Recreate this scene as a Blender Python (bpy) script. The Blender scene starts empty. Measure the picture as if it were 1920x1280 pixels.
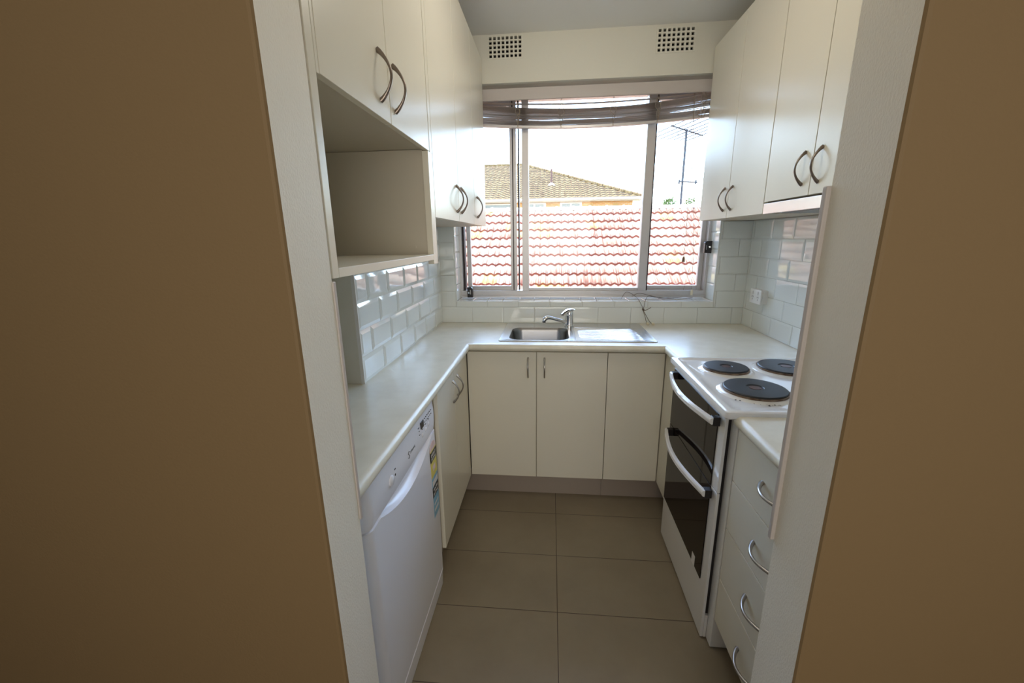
import bpy, bmesh, math, random
from mathutils import Vector, Matrix
random.seed(7)
C = bpy.context.scene.collection
sc = bpy.context.scene
WORLD = {}
# ------------------------------------------------------------------ materials
def mat(name, col, rough=.5, metal=0., bump=0., bscale=200., bstretch=(1,1,1), var=None, vscale=5., coat=0., spec=.5, vdetail=4):
    m = bpy.data.materials.new(name); m.use_nodes = True
    nt = m.node_tree; b = nt.nodes['Principled BSDF']
    b.inputs['Base Color'].default_value = (*col, 1); b.inputs['Roughness'].default_value = rough
    b.inputs['Metallic'].default_value = metal; b.inputs['Coat Weight'].default_value = coat
    b.inputs['Coat Roughness'].default_value = .03
    b.inputs['Specular IOR Level'].default_value = spec
    tc = nt.nodes.new('ShaderNodeTexCoord')
    if bump:
        mp = nt.nodes.new('ShaderNodeMapping'); mp.inputs['Scale'].default_value = bstretch
        nz = nt.nodes.new('ShaderNodeTexNoise'); nz.inputs['Scale'].default_value = bscale; nz.inputs['Detail'].default_value = 4
        bp = nt.nodes.new('ShaderNodeBump'); bp.inputs['Strength'].default_value = bump; bp.inputs['Distance'].default_value = .002
        nt.links.new(tc.outputs['Object'], mp.inputs[0]); nt.links.new(mp.outputs[0], nz.inputs['Vector'])
        nt.links.new(nz.outputs['Fac'], bp.inputs['Height']); nt.links.new(bp.outputs[0], b.inputs['Normal'])
    if var:
        nz = nt.nodes.new('ShaderNodeTexNoise'); nz.inputs['Scale'].default_value = vscale; nz.inputs['Detail'].default_value = vdetail
        rp = nt.nodes.new('ShaderNodeValToRGB')
        rp.color_ramp.elements[0].position = .35; rp.color_ramp.elements[1].position = .65
        rp.color_ramp.elements[0].color = (*col, 1); rp.color_ramp.elements[1].color = (*var, 1)
        nt.links.new(tc.outputs['Object'], nz.inputs['Vector']); nt.links.new(nz.outputs['Fac'], rp.inputs[0])
        nt.links.new(rp.outputs[0], b.inputs['Base Color'])
    return m
M = {}
M['door'] = mat('cream_melamine', (.78,.745,.635), .25, bump=.02, bscale=600, spec=.17)
M['body'] = mat('cream_carcass', (.58,.53,.43), .5)
M['gapdark'] = mat('carcass_edge', (.20,.18,.15), .7)
M['paint'] = mat('cream_wall_paint', (.74,.72,.63), .65, bump=.25, bscale=260)
M['jamb'] = mat('cream_textured_plaster', (.84,.80,.70), .6, bump=.55, bscale=330, bstretch=(1,1,.55))
M['tan'] = mat('dimmed_wall_paint', (.225,.148,.068), .75, bump=.15, bscale=240)  # dim warm hall light put into the wall colour
M['ceil'] = mat('white_ceiling_paint', (.74,.73,.69), .8)
M['tile'] = mat('white_glazed_tile', (.80,.83,.80), .06, bump=.05, bscale=25, coat=.3)
M['grout'] = mat('pale_grout', (.62,.62,.58), .9)
M['bench'] = mat('cream_mottled_laminate', (.74,.70,.58), .28, var=(.80,.765,.65), vscale=14, vdetail=8)
M['steel'] = mat('brushed_stainless', (.62,.61,.60), .22, 1., bump=.05, bscale=300, bstretch=(.05,1,1))
M['chrome'] = mat('chrome', (.85,.85,.86), .06, 1.)
M['pewter'] = mat('dark_pewter', (.23,.19,.16), .32, .9)
M['nickel'] = mat('brushed_nickel', (.45,.43,.41), .28, 1.)
M['alu'] = mat('anodised_aluminium', (.62,.60,.60), .38, .6)
M['aludark'] = mat('black_window_gasket', (.03,.02,.025), .5)
M['black'] = mat('black_plastic', (.015,.012,.014), .35)
M['white_pl'] = mat('white_plastic', (.80,.79,.76), .3)
M['grey_pl'] = mat('grey_print', (.18,.18,.19), .5)
M['enamel'] = mat('white_enamel', (.83,.82,.80), .1, coat=.3)
M['dish'] = mat('white_dishwasher_enamel', (.88,.89,.95), .25)
M['blackglass'] = mat('black_oven_glass', (.010,.006,.005), .04, spec=.22)
M['iron'] = mat('black_cast_iron', (.025,.026,.03), .42, .3, bump=.1, bscale=400)
M['rust'] = mat('brown_burnt_ring', (.12,.07,.045), .45, .6, var=(.30,.22,.16), vscale=40)
M['hubred'] = mat('reddish_hotplate_centre', (.10,.04,.035), .35, .4)
M['slat'] = mat('taupe_blind_slat', (.60,.54,.49), .5)
M['cordm'] = mat('beige_cord', (.34,.28,.20), .8)
M['cream_pl'] = mat('cream_plastic', (.72,.66,.50), .4)
M['wire'] = mat('brown_flex', (.10,.06,.035), .6)
M['kick'] = mat('brown_kickboard', (.38,.32,.27), .3)
M['brickw'] = None
M['dark'] = mat('dark_cavity', (.01,.009,.009), .9)
M['yellow'] = mat('yellow_label', (.80,.68,.15), .4)
M['blue'] = mat('blue_label', (.25,.50,.68), .4)
M['lblack'] = mat('black_label', (.02,.02,.02), .4)
M['lwhite'] = mat('white_label', (.80,.78,.76), .4)
M['pink'] = mat('pale_pink_label', (.80,.60,.58), .4)
M['hoodm'] = mat('satin_metal_hood', (.72,.69,.66), .18, .5)
M['filter'] = mat('grey_hood_filter', (.22,.24,.25), .4, .5)
M['leaf'] = mat('green_foliage', (.10,.17,.06), .7, var=(.20,.28,.10), vscale=3)
M['bark'] = mat('brown_bark', (.12,.08,.05), .9)
M['galv'] = mat('galvanised_steel', (.05,.055,.065), .6, .3)
M['pipe'] = mat('rusty_brown_pipe', (.16,.08,.06), .6)
M['flash'] = mat('white_roof_flashing', (.85,.83,.80), .5)
M['trimw'] = mat('white_painted_trim', (.55,.50,.47), .45)
M['lampg'] = mat('white_lamp_glass', (.85,.83,.78), .4)

def glass():
    m = bpy.data.materials.new('window_glass'); m.use_nodes = True; nt = m.node_tree; nt.nodes.clear()
    o = nt.nodes.new('ShaderNodeOutputMaterial'); mx = nt.nodes.new('ShaderNodeMixShader')
    t = nt.nodes.new('ShaderNodeBsdfTransparent'); t.inputs[0].default_value = (.96,.97,.96,1)
    g = nt.nodes.new('ShaderNodeBsdfGlossy'); g.inputs['Roughness'].default_value = .0
    f = nt.nodes.new('ShaderNodeFresnel'); f.inputs[0].default_value = 1.35
    nt.links.new(f.outputs[0], mx.inputs[0]); nt.links.new(t.outputs[0], mx.inputs[1]); nt.links.new(g.outputs[0], mx.inputs[2])
    nt.links.new(mx.outputs[0], o.inputs[0]); return m
M['glass'] = glass()

def floor_mat():
    m = mat('grey_brown_floor_tile', (.30,.25,.195), .38); nt = m.node_tree; b = nt.nodes['Principled BSDF']
    tc = nt.nodes.new('ShaderNodeTexCoord'); mp = nt.nodes.new('ShaderNodeMapping')
    mp.inputs['Location'].default_value = (-.0378+.6*10, -1.918+.2987*20, 0)
    br = nt.nodes.new('ShaderNodeTexBrick'); br.offset = 0; br.squash = 1
    br.inputs['Scale'].default_value = 1; br.inputs['Brick Width'].default_value = .6; br.inputs['Row Height'].default_value = .2987
    br.inputs['Mortar Size'].default_value = .0016; br.inputs['Mortar Smooth'].default_value = .3; br.inputs['Bias'].default_value = 0
    br.inputs['Mortar'].default_value = (.07,.045,.03,1)
    nz = nt.nodes.new('ShaderNodeTexNoise'); nz.inputs['Scale'].default_value = 3; nz.inputs['Detail'].default_value = 8; nz.inputs['Roughness'].default_value = .65
    rp = nt.nodes.new('ShaderNodeValToRGB'); rp.color_ramp.elements[0].position = .3; rp.color_ramp.elements[1].position = .7
    rp.color_ramp.elements[0].color = (.225,.182,.122,1); rp.color_ramp.elements[1].color = (.28,.23,.16,1)
    nt.links.new(tc.outputs['Object'], nz.inputs['Vector']); nt.links.new(nz.outputs['Fac'], rp.inputs[0])
    nt.links.new(tc.outputs['Object'], mp.inputs[0]); nt.links.new(mp.outputs[0], br.inputs['Vector'])
    nt.links.new(rp.outputs[0], br.inputs['Color1']); nt.links.new(rp.outputs[0], br.inputs['Color2'])
    nt.links.new(br.outputs['Color'], b.inputs['Base Color'])
    bp = nt.nodes.new('ShaderNodeBump'); bp.inputs['Strength'].default_value = .5; bp.inputs['Distance'].default_value = .002; bp.invert = True
    nt.links.new(br.outputs['Fac'], bp.inputs['Height']); nt.links.new(bp.outputs[0], b.inputs['Normal'])
    return m
M['floor'] = floor_mat()

def roof_mat(name, c1, c2, c3, accent, thr, tw, th, rough=.45):
    # per-tile colour from tile cell (object x / course along y), dark streaks running up the slope
    m = mat(name, c1, rough); nt = m.node_tree; b = nt.nodes['Principled BSDF']; L = nt.links
    tc = nt.nodes.new('ShaderNodeTexCoord'); sp = nt.nodes.new('ShaderNodeSeparateXYZ'); L.new(tc.outputs['Object'], sp.inputs[0])
    def mth(op, a, bv=None):
        n = nt.nodes.new('ShaderNodeMath'); n.operation = op
        for i, v in enumerate((a, bv)):
            if v is None: continue
            if isinstance(v, (int, float)): n.inputs[i].default_value = v
            else: L.new(v, n.inputs[i])
        return n.outputs[0]
    row = mth('FLOOR', mth('DIVIDE', sp.outputs['Y'], th)); 
    colm = mth('FLOOR', mth('ADD', mth('DIVIDE', sp.outputs['X'], tw), mth('MULTIPLY', mth('MODULO', row, 2.), .5)))
    cb = nt.nodes.new('ShaderNodeCombineXYZ'); L.new(colm, cb.inputs[0]); L.new(row, cb.inputs[1])
    wn = nt.nodes.new('ShaderNodeTexWhiteNoise'); wn.noise_dimensions = '2D'; L.new(cb.outputs[0], wn.inputs['Vector'])
    rp = nt.nodes.new('ShaderNodeValToRGB'); e = rp.color_ramp.elements
    e[0].position = 0; e[0].color = (*c1,1); e[1].position = thr; e[1].color = (*c3,1)
    x = e.new(.5*thr); x.color = (*c2,1); x = e.new(min(thr+.01,1)); x.color = (*accent,1)
    L.new(wn.outputs['Value'], rp.inputs[0])
    mp = nt.nodes.new('ShaderNodeMapping'); mp.inputs['Scale'].default_value = (46,.9,1); L.new(tc.outputs['Object'], mp.inputs[0])
    nz = nt.nodes.new('ShaderNodeTexNoise'); nz.inputs['Scale'].default_value = 1; nz.inputs['Detail'].default_value = 5; L.new(mp.outputs[0], nz.inputs['Vector'])
    r2 = nt.nodes.new('ShaderNodeValToRGB'); r2.color_ramp.elements[0].position = .38; r2.color_ramp.elements[1].position = .55
    r2.color_ramp.elements[0].color = (.46,.28,.20,1); r2.color_ramp.elements[1].color = (1,1,1,1); L.new(nz.outputs['Fac'], r2.inputs[0])
    mx = nt.nodes.new('ShaderNodeMix'); mx.data_type = 'RGBA'; mx.blend_type = 'MULTIPLY'; mx.inputs[0].default_value = 1
    L.new(rp.outputs[0], mx.inputs[6]); L.new(r2.outputs[0], mx.inputs[7]); L.new(mx.outputs[2], b.inputs['Base Color'])
    return m
M['roof'] = roof_mat('terracotta_roof_tile', (.58,.29,.16), (.64,.41,.26), (.68,.52,.37), (.70,.50,.15), .90, .31, .266)
M['ridge'] = mat('pale_ridge_tile', (.82,.66,.54), .6)
M['basin'] = mat('darkened_steel_basin', (.30,.295,.29), .30, 1.)  # bowl steel darkened to imitate the dark room it reflects
M['lip'] = mat('shadowed_red_tile_edge', (.22,.055,.032), .8, var=(.32,.09,.05), vscale=6)  # shadow under the tile lips put into the edge colour
M['roof2'] = roof_mat('brown_roof_tile', (.20,.135,.045), (.235,.16,.058), (.27,.19,.075), (.18,.12,.042), .95, .33, .33, .8)
M['lip2'] = mat('dark_brown_tile_edge', (.17,.12,.08), .8)

def brick_mat():
    m = mat('orange_brick', (.6,.35,.15), .85); nt = m.node_tree; b = nt.nodes['Principled BSDF']
    tc = nt.nodes.new('ShaderNodeTexCoord'); mp = nt.nodes.new('ShaderNodeMapping'); mp.inputs['Rotation'].default_value = (math.pi/2,0,0)
    br = nt.nodes.new('ShaderNodeTexBrick'); br.inputs['Scale'].default_value = 1; br.inputs['Brick Width'].default_value = .24; br.inputs['Row Height'].default_value = .085
    br.inputs['Mortar Size'].default_value = .008
    br.inputs['Color1'].default_value = (.50,.25,.09,1); br.inputs['Color2'].default_value = (.56,.34,.14,1); br.inputs['Mortar'].default_value = (.50,.43,.33,1)
    nt.links.new(tc.outputs['Object'], mp.inputs[0]); nt.links.new(mp.outputs[0], br.inputs['Vector']); nt.links.new(br.outputs['Color'], b.inputs['Base Color'])
    return m
M['brickw'] = brick_mat()

# ------------------------------------------------------------------ geometry helpers
def B(): return bmesh.new()
def box(bm, x0,x1,y0,y1,z0,z1):
    v = [bm.verts.new((x,y,z)) for x in (x0,x1) for y in (y0,y1) for z in (z0,z1)]
    for f in ((0,1,3,2),(4,6,7,5),(0,4,5,1),(2,3,7,6),(0,2,6,4),(1,5,7,3)): bm.faces.new([v[i] for i in f])
    return v
def prism(bm, pts, axis, a0, a1):
    """closed 2D outline pts extruded along axis from a0 to a1"""
    def P(p,a):
        return {'x':(a,p[0],p[1]),'y':(p[0],a,p[1]),'z':(p[0],p[1],a)}[axis]
    A = [bm.verts.new(P(p,a0)) for p in pts]; D = [bm.verts.new(P(p,a1)) for p in pts]
    n = len(pts)
    for i in range(n): bm.faces.new((A[i],A[(i+1)%n],D[(i+1)%n],D[i]))
    bm.faces.new(A[::-1]); bm.faces.new(D)
def tube(bm, path, r, n=10, ry=None, up=(0,0,1), caps=True):
    """r: number or list of radii; ry: second radius list for flattened section"""
    path = [Vector(p) for p in path]; k = len(path); rings = []
    rs = r if isinstance(r,(list,tuple)) else [r]*k
    rys = (ry if isinstance(ry,(list,tuple)) else [ry]*k) if ry is not None else rs
    nrm = None
    for i,p in enumerate(path):
        t = (path[min(i+1,k-1)]-path[max(i-1,0)]).normalized()
        if nrm is None:
            u = Vector(up); nrm = u - t*u.dot(t)
            if nrm.length < 1e-3: nrm = Vector((1,0,0)) - t*t.x
        nrm = (nrm - t*nrm.dot(t)).normalized(); bn = t.cross(nrm)
        rings.append([bm.verts.new(p + nrm*math.cos(a)*rs[i] + bn*math.sin(a)*rys[i]) for a in [2*math.pi*j/n for j in range(n)]])
    for a,b in zip(rings, rings[1:]):
        for j in range(n): bm.faces.new((a[j],a[(j+1)%n],b[(j+1)%n],b[j]))
    if caps: bm.faces.new(rings[0][::-1]); bm.faces.new(rings[-1])
def lathe(bm, c, prof, n=48, axis='z'):
    """prof: (radius, height) pairs about c"""
    rings = []
    for r,h in prof:
        ring = []
        for j in range(n):
            a = 2*math.pi*j/n; u,v = r*math.cos(a), r*math.sin(a)
            off = {'z':(u,v,h),'x':(h,u,v),'y':(u,h,v)}[axis]
            ring.append(bm.verts.new((c[0]+off[0],c[1]+off[1],c[2]+off[2])))
        rings.append(ring)
    for a,b in zip(rings, rings[1:]):
        for j in range(n): bm.faces.new((a[j],a[(j+1)%n],b[(j+1)%n],b[j]))
    if prof[0][0] > 1e-4: bm.faces.new(rings[0][::-1])
    if prof[-1][0] > 1e-4: bm.faces.new(rings[-1])
def spline(pts, n=8):
    P = [Vector(p) for p in pts]; out = []
    for i in range(len(P)-1):
        p0,p1,p2,p3 = P[max(i-1,0)],P[i],P[i+1],P[min(i+2,len(P)-1)]
        for j in range(n):
            t = j/n
            out.append(.5*((2*p1)+(p2-p0)*t+(2*p0-5*p1+4*p2-p3)*t*t+(3*p1-p0-3*p2+p3)*t**3))
    out.append(P[-1]); return out
def tag(o, label=None, cat=None, group=None, kind=None):
    if label: o['label'] = label
    if cat: o['category'] = cat
    if group: o['group'] = group
    if kind: o['kind'] = kind
    return o
def obj(name, bm, m, parent=None, bevel=0., smooth=False, org=None, seg=2):
    bmesh.ops.recalc_face_normals(bm, faces=bm.faces)
    me = bpy.data.meshes.new(name)
    xs = [v.co for v in bm.verts]
    lo = Vector([min(c[i] for c in xs) for i in range(3)]); hi = Vector([max(c[i] for c in xs) for i in range(3)])
    w = Vector(org) if org else Vector(((lo.x+hi.x)/2,(lo.y+hi.y)/2,lo.z))
    for v in bm.verts: v.co -= w
    bm.to_mesh(me); bm.free()
    ms = m if isinstance(m,(list,tuple)) else [m]
    for q in ms: me.materials.append(q)
    o = bpy.data.objects.new(name, me); C.objects.link(o)
    WORLD[o.name] = w
    if parent: o.parent = parent; o.location = w - WORLD[parent.name]
    else: o.location = w
    if smooth:
        for p in me.polygons: p.use_smooth = True
        me.set_sharp_from_angle(angle=math.radians(38))
    if bevel:
        b = o.modifiers.new('bevel','BEVEL'); b.width = bevel; b.segments = seg; b.limit_method = 'ANGLE'; b.angle_limit = math.radians(40)
        for p in me.polygons: p.use_smooth = True
        me.set_sharp_from_angle(angle=math.radians(50))
        b.harden_normals = True
    return o
def thing(name, loc, label, cat, group=None):
    o = bpy.data.objects.new(name, None); C.objects.link(o); o.location = loc; o.empty_display_size = .05
    WORLD[o.name] = Vector(loc); return tag(o, label, cat, group)
def bx(name, m, parent, x0,x1,y0,y1,z0,z1, bevel=0., **k):
    bm = B(); box(bm,x0,x1,y0,y1,z0,z1); return obj(name,bm,m,parent,bevel,**k)
def struct(name, bm, m, **k):
    return tag(obj(name,bm,m,**k), kind='structure')
def bow_handle(parent, a, b, out, depth=.030, m=None, w=.0044, t=.003, foot=1.9):
    """bowed cabinet pull from a to b, bulging along out"""
    a, b, out = Vector(a), Vector(b), Vector(out).normalized(); n = 22; pts = []; r1 = []; r2 = []
    for i in range(n+1):
        s = i/n; h = math.sin(math.pi*s)**.8 if 0<s<1 else 0
        pts.append(a.lerp(b, s) + out*depth*h)
        e = abs(2*s-1)**3
        r1.append(w*(1+.1*e)); r2.append(t*(1+foot*e*.6))
    pts[0] = a; pts[-1] = b
    side = (b-a).normalized().cross(out)
    bm = B(); tube(bm, pts, r1, 12, ry=r2, up=side)
    return obj('handle', bm, m or M['pewter'], parent, smooth=True)

# ------------------------------------------------------------------ key dimensions (metres)
CAM = Vector((0,0,1.4211))
XL, XR, YB, XREC = -.694, 1.152, 2.572, -1.0
YT = 1.405                       # near end of the furred-out tiled wall
JY0, JY1, JL, JR = .585, .708, -.389, .424
ZB, ZC = .90, 2.50
XLF, XRF, YBF = -.409, .555, 2.009
XDL, XDR, YD = -.434, .573, 2.04
XLU, XRU = -.392, .8466
WX0, WX1, WZ0, WZ1 = -.598, .976, 1.038, 2.262
YW = 2.70                        # inner face of the window frame

# ------------------------------------------------------------------ room shell
bm = B(); box(bm, -3.2,3.2,-3.2,3.0,-.12,0); struct('floor', bm, M['floor'], org=(0,0,0))
bm = B(); box(bm, -3.2,3.2,-3.2,2.87,ZC,ZC+.15); struct('ceiling', bm, M['ceil'])
# kitchen walls
bm = B(); box(bm, XREC-.2,XREC,JY1,2.87,0,ZC); struct('wall_left_recess', bm, M['paint'])
bm = B(); box(bm, XREC+.001,XL,YT,YB-.001,0,ZC-.001); wl = struct('wall_left', bm, M['paint'])
bm = B(); box(bm, XR,XR+.2,JY1,2.87,0,ZC); wr = struct('wall_right', bm, M['paint'])
bm = B()
box(bm, XREC,WX0,YB,2.87,0,ZC); box(bm, WX1,XR,YB,2.87,0,ZC); box(bm, WX0,WX1,YB,2.87,0,WZ0-.006)
# head with pockets for the two air vents
V1 = (-.354,-.168,2.383,2.490); V2 = (.549,.742,2.370,2.484)
xs = [WX0, V1[0], V1[1], V2[0], V2[1], WX1]
box(bm, xs[0],xs[1],YB,2.87,WZ1,ZC); box(bm, xs[2],xs[3],YB,2.87,WZ1,ZC); box(bm, xs[4],xs[5],YB,2.87,WZ1,ZC)
for V in (V1,V2):
    box(bm, V[0],V[1],YB,2.87,WZ1,V[2]); box(bm, V[0],V[1],YB,2.87,V[3],ZC); box(bm, V[0],V[1],2.75,2.87,V[2],V[3])
wb = struct('wall_back', bm, M['paint'])
# doorway wall: cream textured reveal, room side coloured darker for dim light
def nib(name, x0,x1, z0=0, z1=ZC):
    bm = B(); r = .006
    if x0 < -1:   pts = [(x0,JY0+.004),(x1-r,JY0+.004),(x1-.0018,JY0+.0058),(x1,JY0+r+.004),(x1,JY1),(x0,JY1)]
    elif x1 > 1:  pts = [(x0,JY0+r+.004),(x0+.0018,JY0+.0058),(x0+r,JY0+.004),(x1,JY0+.004),(x1,JY1),(x0,JY1)]
    else:         pts = [(x0,JY0+.004),(x1,JY0+.004),(x1,JY1),(x0,JY1)]
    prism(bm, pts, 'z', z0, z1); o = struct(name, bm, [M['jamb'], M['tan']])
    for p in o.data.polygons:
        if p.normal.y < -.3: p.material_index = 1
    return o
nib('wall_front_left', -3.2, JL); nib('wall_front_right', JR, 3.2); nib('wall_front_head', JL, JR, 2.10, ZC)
# hall behind the camera
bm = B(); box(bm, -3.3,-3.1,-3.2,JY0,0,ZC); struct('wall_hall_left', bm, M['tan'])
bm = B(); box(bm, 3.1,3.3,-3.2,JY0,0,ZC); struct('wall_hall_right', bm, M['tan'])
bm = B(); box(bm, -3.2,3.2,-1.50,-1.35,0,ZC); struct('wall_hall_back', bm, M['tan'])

# tiling: individually bevelled 200 x 100 tiles on grout, one mesh per wall
def tiling(name, parent, face, u0,u1,z0,z1, uoff, zoff=ZB, pitch=.1985, flip=1, holes=(), org=None, bev=.011, dep=.0028, th=.006):
    """face(u,d,z)->world, d = distance out from the wall"""
    bm = B(); g = .001
    def quad(P, mi):
        f = bm.faces.new([bm.verts.new(p) for p in P]); f.material_index = mi
    row = math.floor((z0-zoff)/.1+1e-6); 
    while zoff+row*.1 < z1-1e-4:
        a, b = max(zoff+row*.1, z0), min(zoff+row*.1+.1, z1)
        off = uoff + (pitch/2 if row%2 else 0)
        k = math.floor((u0-off)/pitch+1e-6)
        while off+k*pitch < u1-1e-4:
            c, d = max(off+k*pitch, u0), min(off+(k+1)*pitch, u1); k += 1
            rects = [(c,d,a,b)]
            for (hu0,hu1,hz0,hz1) in holes:
                nr = []
                for (c1,d1,a1,b1) in rects:
                    if d1<=hu0 or c1>=hu1 or b1<=hz0 or a1>=hz1: nr.append((c1,d1,a1,b1)); continue
                    if c1<hu0: nr.append((c1,hu0,a1,b1)); c1 = hu0
                    if d1>hu1: nr.append((hu1,d1,a1,b1)); d1 = hu1
                    if a1<hz0: nr.append((c1,d1,a1,hz0))
                    if b1>hz1: nr.append((c1,d1,hz1,b1))
                rects = nr
            for (c1,d1,a1,b1) in rects:
                if d1-c1 < .003 or b1-a1 < .003: continue
                c1+=g; d1-=g; a1+=g; b1-=g
                bv = min(bev, (d1-c1)*.45, (b1-a1)*.45)
                j = lambda: random.uniform(-.0004,.0004)
                O = [(c1,a1),(d1,a1),(d1,b1),(c1,b1)]; I = [(c1+bv,a1+bv),(d1-bv,a1+bv),(d1-bv,b1-bv),(c1+bv,b1-bv)]
                o0 = [face(u,.001,z) for u,z in O]; o1 = [face(u,th-dep,z) for u,z in O]; ii = [face(u,th+j(),z) for u,z in I]
                for q in range(4):
                    r = (q+1)%4; quad([o0[q],o0[r],o1[r],o1[q]],0); quad([o1[q],o1[r],ii[r],ii[q]],0)
                quad(ii,0)
                quad([face(u,.0015,z) for u,z in ((c1-g,a1-g),(d1+g,a1-g),(d1+g,b1+g),(c1-g,b1+g))],1)
        row += 1
    o = obj(name, bm, [M['tile'], M['grout']], parent); 
    return tag(o, kind='structure')
tiling('tiling', wl, lambda u,d,z:(XL+d,u,z), YT,YB,ZB,1.50, YT, pitch=.2, bev=.014, dep=.004)
tiling('tiling', wb, lambda u,d,z:(u,YB-d,z), XL,XR,ZB,1.50, -.497, pitch=.1978, holes=((WX0,WX1,WZ0,3),), bev=.006, dep=.0008)
tiling('tiling', wr, lambda u,d,z:(XR-d,u,z), JY1,YB,ZB,1.50, 2.04-2., pitch=.2, bev=.012, dep=.0015)
# reveal tiling (left, right, sill)
def reveal(face, v0, v1, name):
    bm = B(); n = max(1, round((v1-v0)/.1)); s = (v1-v0)/n
    for i in range(n):
        a, b = v0+i*s+.001, v0+(i+1)*s-.001
        P = lambda u,v,d: bm.verts.new(face(u,v,d))
        y0,y1 = YB-.001, YW+.04; e = .006
        outer = [P(y0,a,.0045),P(y1,a,.0045),P(y1,b,.0045),P(y0,b,.0045)]
        inner = [P(y0+e,a+e,.006),P(y1,a+e,.006),P(y1,b-e,.006),P(y0+e,b-e,.006)]
        base = [P(y0,a,-.002),P(y1,a,-.002),P(y1,b,-.002),P(y0,b,-.002)]
        for q in range(4):
            r=(q+1)%4; bm.faces.new((outer[q],outer[r],inner[r],inner[q])); bm.faces.new((base[q],base[r],outer[r],outer[q]))
        bm.faces.new(inner)
    return tag(obj(name, bm, M['tile'], wb), kind='structure')
reveal(lambda u,v,d:(WX0+d,u,v), WZ0,WZ1-.01,'reveal_tiling'); reveal(lambda u,v,d:(WX1-d,u,v), WZ0,WZ1-.01,'reveal_tiling')
reveal(lambda u,v,d:(v,u,WZ0-.006+d), WX0,WX1,'sill_tiling')
# white edge trim on the near end of the left tiles, splash panels beside the doorway
bm = B(); box(bm, XL-.006,XL+.0068,YT-.004,YT+.001,ZB,1.338); struct('trim_1', bm, M['white_pl'])
bm = B(); box(bm, XREC,JL+.003,JY1,JY1+.009,.86,1.35); struct('trim_2', bm, M['trimw'], bevel=.002)
bm = B(); box(bm, JR+.014,XR,JY1,JY1+.010,.86,1.492); box(bm, JR-.007,JR+.010,JY1,JY1+.011,.862,1.492); struct('trim_3', bm, M['trimw'], bevel=.002)
# head board across the window recess
bm = B(); box(bm, WX0+.001,WX1-.001,2.598,2.614,2.182,2.243); struct('trim_4', bm, M['trimw'], bevel=.002)

# ------------------------------------------------------------------ air vents
def air_vent(V, label):
    x0,x1,z0,z1 = V; t = thing('air_vent', ((x0+x1)/2, YB, z0), label, 'vent', 'square holed air vents above the window')
    bm = B(); nx, nz = 8, 5; px, pz = (x1-x0)/nx, (z1-z0)/nz; h = .0072
    zs = [z0-.004]+sum([[z0+pz*(i+.5)-h, z0+pz*(i+.5)+h] for i in range(nz)],[])+[z1+.004]
    xx = [x0-.004]+sum([[x0+px*(i+.5)-h, x0+px*(i+.5)+h] for i in range(nx)],[])+[x1+.004]
    V_ = {}
    def vt(i,j,k):
        if (i,j,k) not in V_: V_[(i,j,k)] = bm.verts.new((xx[i], (YB-.0025, YB+.008)[k], zs[j]))
        return V_[(i,j,k)]
    solid = lambda i,j: 0<=i<len(xx)-1 and 0<=j<len(zs)-1 and not (i%2==1 and j%2==1)
    for i in range(len(xx)-1):
        for j in range(len(zs)-1):
            if not solid(i,j): continue
            for k in (0,1): bm.faces.new([vt(i,j,k),vt(i+1,j,k),vt(i+1,j+1,k),vt(i,j+1,k)])
            if not solid(i-1,j): bm.faces.new([vt(i,j,0),vt(i,j+1,0),vt(i,j+1,1),vt(i,j,1)])
            if not solid(i+1,j): bm.faces.new([vt(i+1,j,0),vt(i+1,j+1,0),vt(i+1,j+1,1),vt(i+1,j,1)])
            if not solid(i,j-1): bm.faces.new([vt(i,j,0),vt(i+1,j,0),vt(i+1,j,1),vt(i,j,1)])
            if not solid(i,j+1): bm.faces.new([vt(i,j+1,0),vt(i+1,j+1,0),vt(i+1,j+1,1),vt(i,j+1,1)])
    obj('grille', bm, M['paint'], t)
    bx('dark_backing', M['dark'], t, x0+.001,x1-.001,YB+.03,YB+.12,z0+.001,z1-.001)  # dark block standing in for the shade inside the vent
air_vent(V1, 'cream wall vent with square holes above the window, nearer the left wall cabinets')
air_vent(V2, 'cream wall vent with square holes above the window, nearer the right wall cabinets')

# ------------------------------------------------------------------ window
bm = B(); F = .034
box(bm, WX0,WX1,YW,YW+.09,WZ0+.006,WZ0+.050); box(bm, WX0,WX1,YW,YW+.09,WZ1-.04,WZ1)
box(bm, WX0,WX0+.022,YW,YW+.09,WZ0+.05,WZ1-.04); box(bm, WX1-.022,WX1,YW,YW+.09,WZ0+.05,WZ1-.04)
box(bm, WX0,WX1,YW-.012,YW,WZ0+.006,WZ0+.020)
win = struct('window_1', bm, M['alu'], bevel=.0015)
def pane(x0,x1,y,z0,z1,parent): return tag(bx('pane', M['glass'], parent, x0,x1,y,y+.004,z0,z1), kind='structure')
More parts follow.
